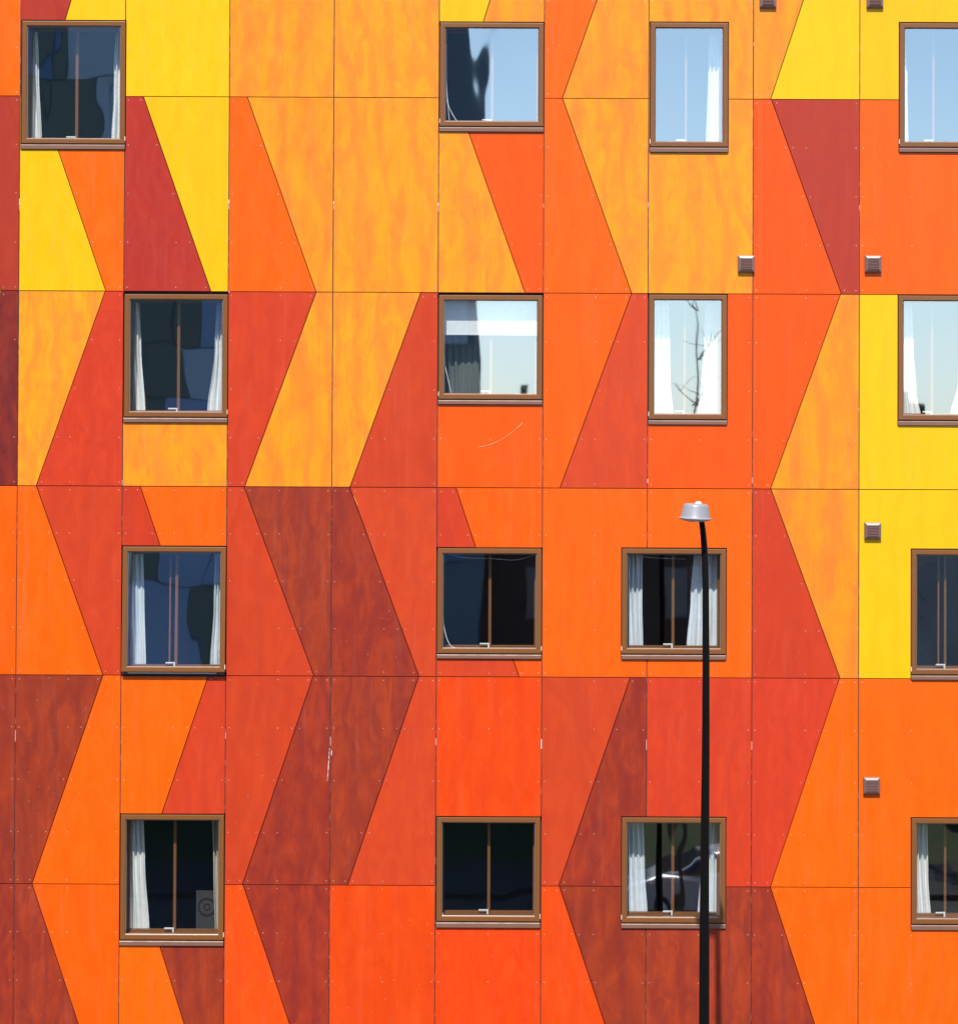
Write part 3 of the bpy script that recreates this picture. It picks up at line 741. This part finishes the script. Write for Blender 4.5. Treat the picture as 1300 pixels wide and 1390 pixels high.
gb = empty("garage_block", (17.5, -38.2, 0)); tag(gb, "pale rendered garage block across the road, mirrored in the windows at the right picture edge", "building")
bm = bmesh.new(); box(bm, -6.2, 6.5, -3.5, 0, -.1, 7.0); link_mesh("wall", bm, ground_mat("pale_render", (.34, .36, .37), (.22, .25, .27), .8), gb)
bm = bmesh.new(); box(bm, -6.4, 6.7, -3.7, .2, 7.002, 7.25); link_mesh("roof", bm, bpy.data.materials["slate"], gb)
for k in range(4): bm = bmesh.new(); box(bm, -5.4 + k * 3, -3.0 + k * 3, -.02, .05, .0, 2.2); link_mesh("door", bm, bpy.data.materials["slate"], gb)

# young bare tree beside the road
def tree(x, y, h, lean, seed, label, leaves=0, r0=.085):
    rng = random.Random(seed); t = empty("street_tree", (x, y, 0)); tag(t, label, "tree", "trees mirrored in the panes")
    bm = bmesh.new(); n = 14
    P = [Vector((lean * (k / n) + .05 * math.sin(k * 1.3 + seed), .04 * math.sin(k), h * k / n)) for k in range(n + 1)]
    tube(bm, P, [r0 * (1 - k / n) ** .8 + .006 for k in range(n + 1)], 8)
    tips = []
    for k in range(4, n + 1):
        for _ in range(3):
            d = Vector((rng.uniform(-1, 1), rng.uniform(-1, 1), rng.uniform(.6, 1.4))).normalized() * rng.uniform(.3, .8) * (1.25 - k / n * .75)
            q = [P[k] + d * s_ + Vector((rng.uniform(-.05, .05), 0, .12 * s_ * s_)) for s_ in (0, .35, .7, 1)]
            tube(bm, q, [.012, .009, .006, .003], 5); tips += q[1:]
            for _b in range(2):
                e = q[2] + Vector((rng.uniform(-.4, .4), rng.uniform(-.4, .4), rng.uniform(.1, .4))); tube(bm, [q[2], e], [.007, .003], 4); tips.append(e)
    link_mesh("trunk", bm, plain("bark", (.06, .045, .035), .9) if "bark" not in bpy.data.materials else bpy.data.materials["bark"], t)
    if leaves:
        bm = bmesh.new()
        for _ in range(leaves):
            c = rng.choice(tips) + Vector((rng.gauss(0, .18), rng.gauss(0, .18), rng.gauss(0, .18)))
            a = Vector((rng.gauss(0, 1), rng.gauss(0, 1), rng.gauss(0, 1))).normalized(); b_ = a.orthogonal().normalized()
            bm.faces.new([bm.verts.new(c + v) for v in (a * .06, b_ * .03, -a * .06, -b_ * .03)])
        link_mesh("crown", bm, plain("leaves", (.10, .13, .06), .6) if "leaves" not in bpy.data.materials else bpy.data.materials["leaves"], t)
tree(3.55, -15, 11.7, .25, 4, "thin bare young tree by the road, mirrored in the narrow windows", 0, .034)
tree(9.9, -30, 8.8, -.2, 8, "leafy tree across the road, left one of the two mirrored at the right", 1500, .10)
tree(12.4, -31, 8.4, .3, 12, "leafy tree across the road, right one of the two mirrored at the right", 1500, .10)

# parked silver car ---------------------------------------------------------
car = empty("parked_car", (5.0, -21.4, -.116)); tag(car, "silver hatchback parked at the far kerb, mirrored in a bottom window", "car")
M_CAR = plain("silver_car_paint", (.55, .57, .60), .22, metal=.6); M_CARGLASS = plain("car_glass", (.02, .025, .03), .05); M_TYRE = plain("tyre_rubber", (.02, .02, .02), .8)
def car_section(pts, w):                                    # pts (x,z) and half width at each
    return [(x, w_, z) for (x, z), w_ in zip(pts, w)]
body = [(-2.05, .35), (-2.08, .55), (-2.0, .74), (-1.1, .90), (-.55, .96), (1.9, .98), (2.05, .80), (2.05, .40), (1.9, .28), (-1.9, .26)]
cabin = [(-1.15, .90), (-.45, 1.36), (-.1, 1.45), (1.1, 1.45), (1.55, 1.34), (1.98, .96)]
bm = bmesh.new()
rings = [[(x * k, y, z) for x, z in body] for y, k in ((-.80, .985), (-.86, 1.0), (.86, 1.0), (.80, .985))]
rings = [[(x * .97, -.88 + .02, .3 + (z - .3) * .96) for x, z in body]] + [[(x, -.80, z) for x, z in body], [(x, .80, z) for x, z in body]] + [[(x * .97, .86, .3 + (z - .3) * .96) for x, z in body]]
loops(bm, rings, True, True, True)
loops(bm, [[(x, s_ * (.80 if z < 1 else .60), z) for x, z in cabin] for s_ in (-1, 1)], True, True, True)
b_ = link_mesh("body", bm, M_CAR, car); md = b_.modifiers.new("round", 'BEVEL'); md.width = .05; md.segments = 3
bm = bmesh.new()
for s_ in (-1, 1):                                           # side glass, windscreen, rear glass
    q = [(-.95, .79, 1.0), (-.42, .625, 1.33), (1.05, .615, 1.38), (1.7, .78, 1.0)]
    vs = [(x, s_ * (y + .012), z) for x, y, z in q]; vs2 = [(x, s_ * (y + .03), z + .0) for x, y, z in q]
    loops(bm, [vs, vs2], True, True, True)
for (xa_, za, xb_, zb2) in ((-1.12, .95, -.48, 1.36), (2.0, .99, 1.6, 1.33)):
    sgn = -1 if xa_ < 0 else 1
    loops(bm, [[(xa_ + sgn * o_, -.72, za), (xa_ + sgn * o_, .72, za), (xb_ + sgn * o_, .56, zb2), (xb_ + sgn * o_, -.56, zb2)] for o_ in (.01, .03)], True, True, True)
link_mesh("car_window", bm, M_CARGLASS, car)
for x_ in (-1.3, 1.3):
    for s_ in (-1, 1):
        bm = bmesh.new()
        for rr, y0_, y1_, mi in ((.31, .70, .885, 0),): loops(bm, [[(r_ * math.cos(k * math.pi / 16), s_ * yy, r_ * math.sin(k * math.pi / 16)) for k in range(32)] for r_, yy in ((.2, y1_), (.29, y1_), (.31, y1_ - .03), (.31, y0_ + .02), (.29, y0_), (.05, y0_))])
        wh = link_mesh("wheel", bm, M_TYRE, car, (x_, 0, .31))
        bm = bmesh.new()
        loops(bm, [[(r_ * math.cos(k * math.pi / 16), s_ * yy, r_ * math.sin(k * math.pi / 16)) for k in range(32)] for r_, yy in ((.2, .88), (.18, .86), (.06, .875), (.02, .875))], True, False, True)
        link_mesh("rim", bm, M_CAR, wh)
for s_ in (-1, 1):
    bm = bmesh.new(); box(bm, -2.085, -1.96, s_ * .62 - .14, s_ * .62 + .14, .60, .74, bevel=.02); link_mesh("headlight", bm, M_LENS, car)
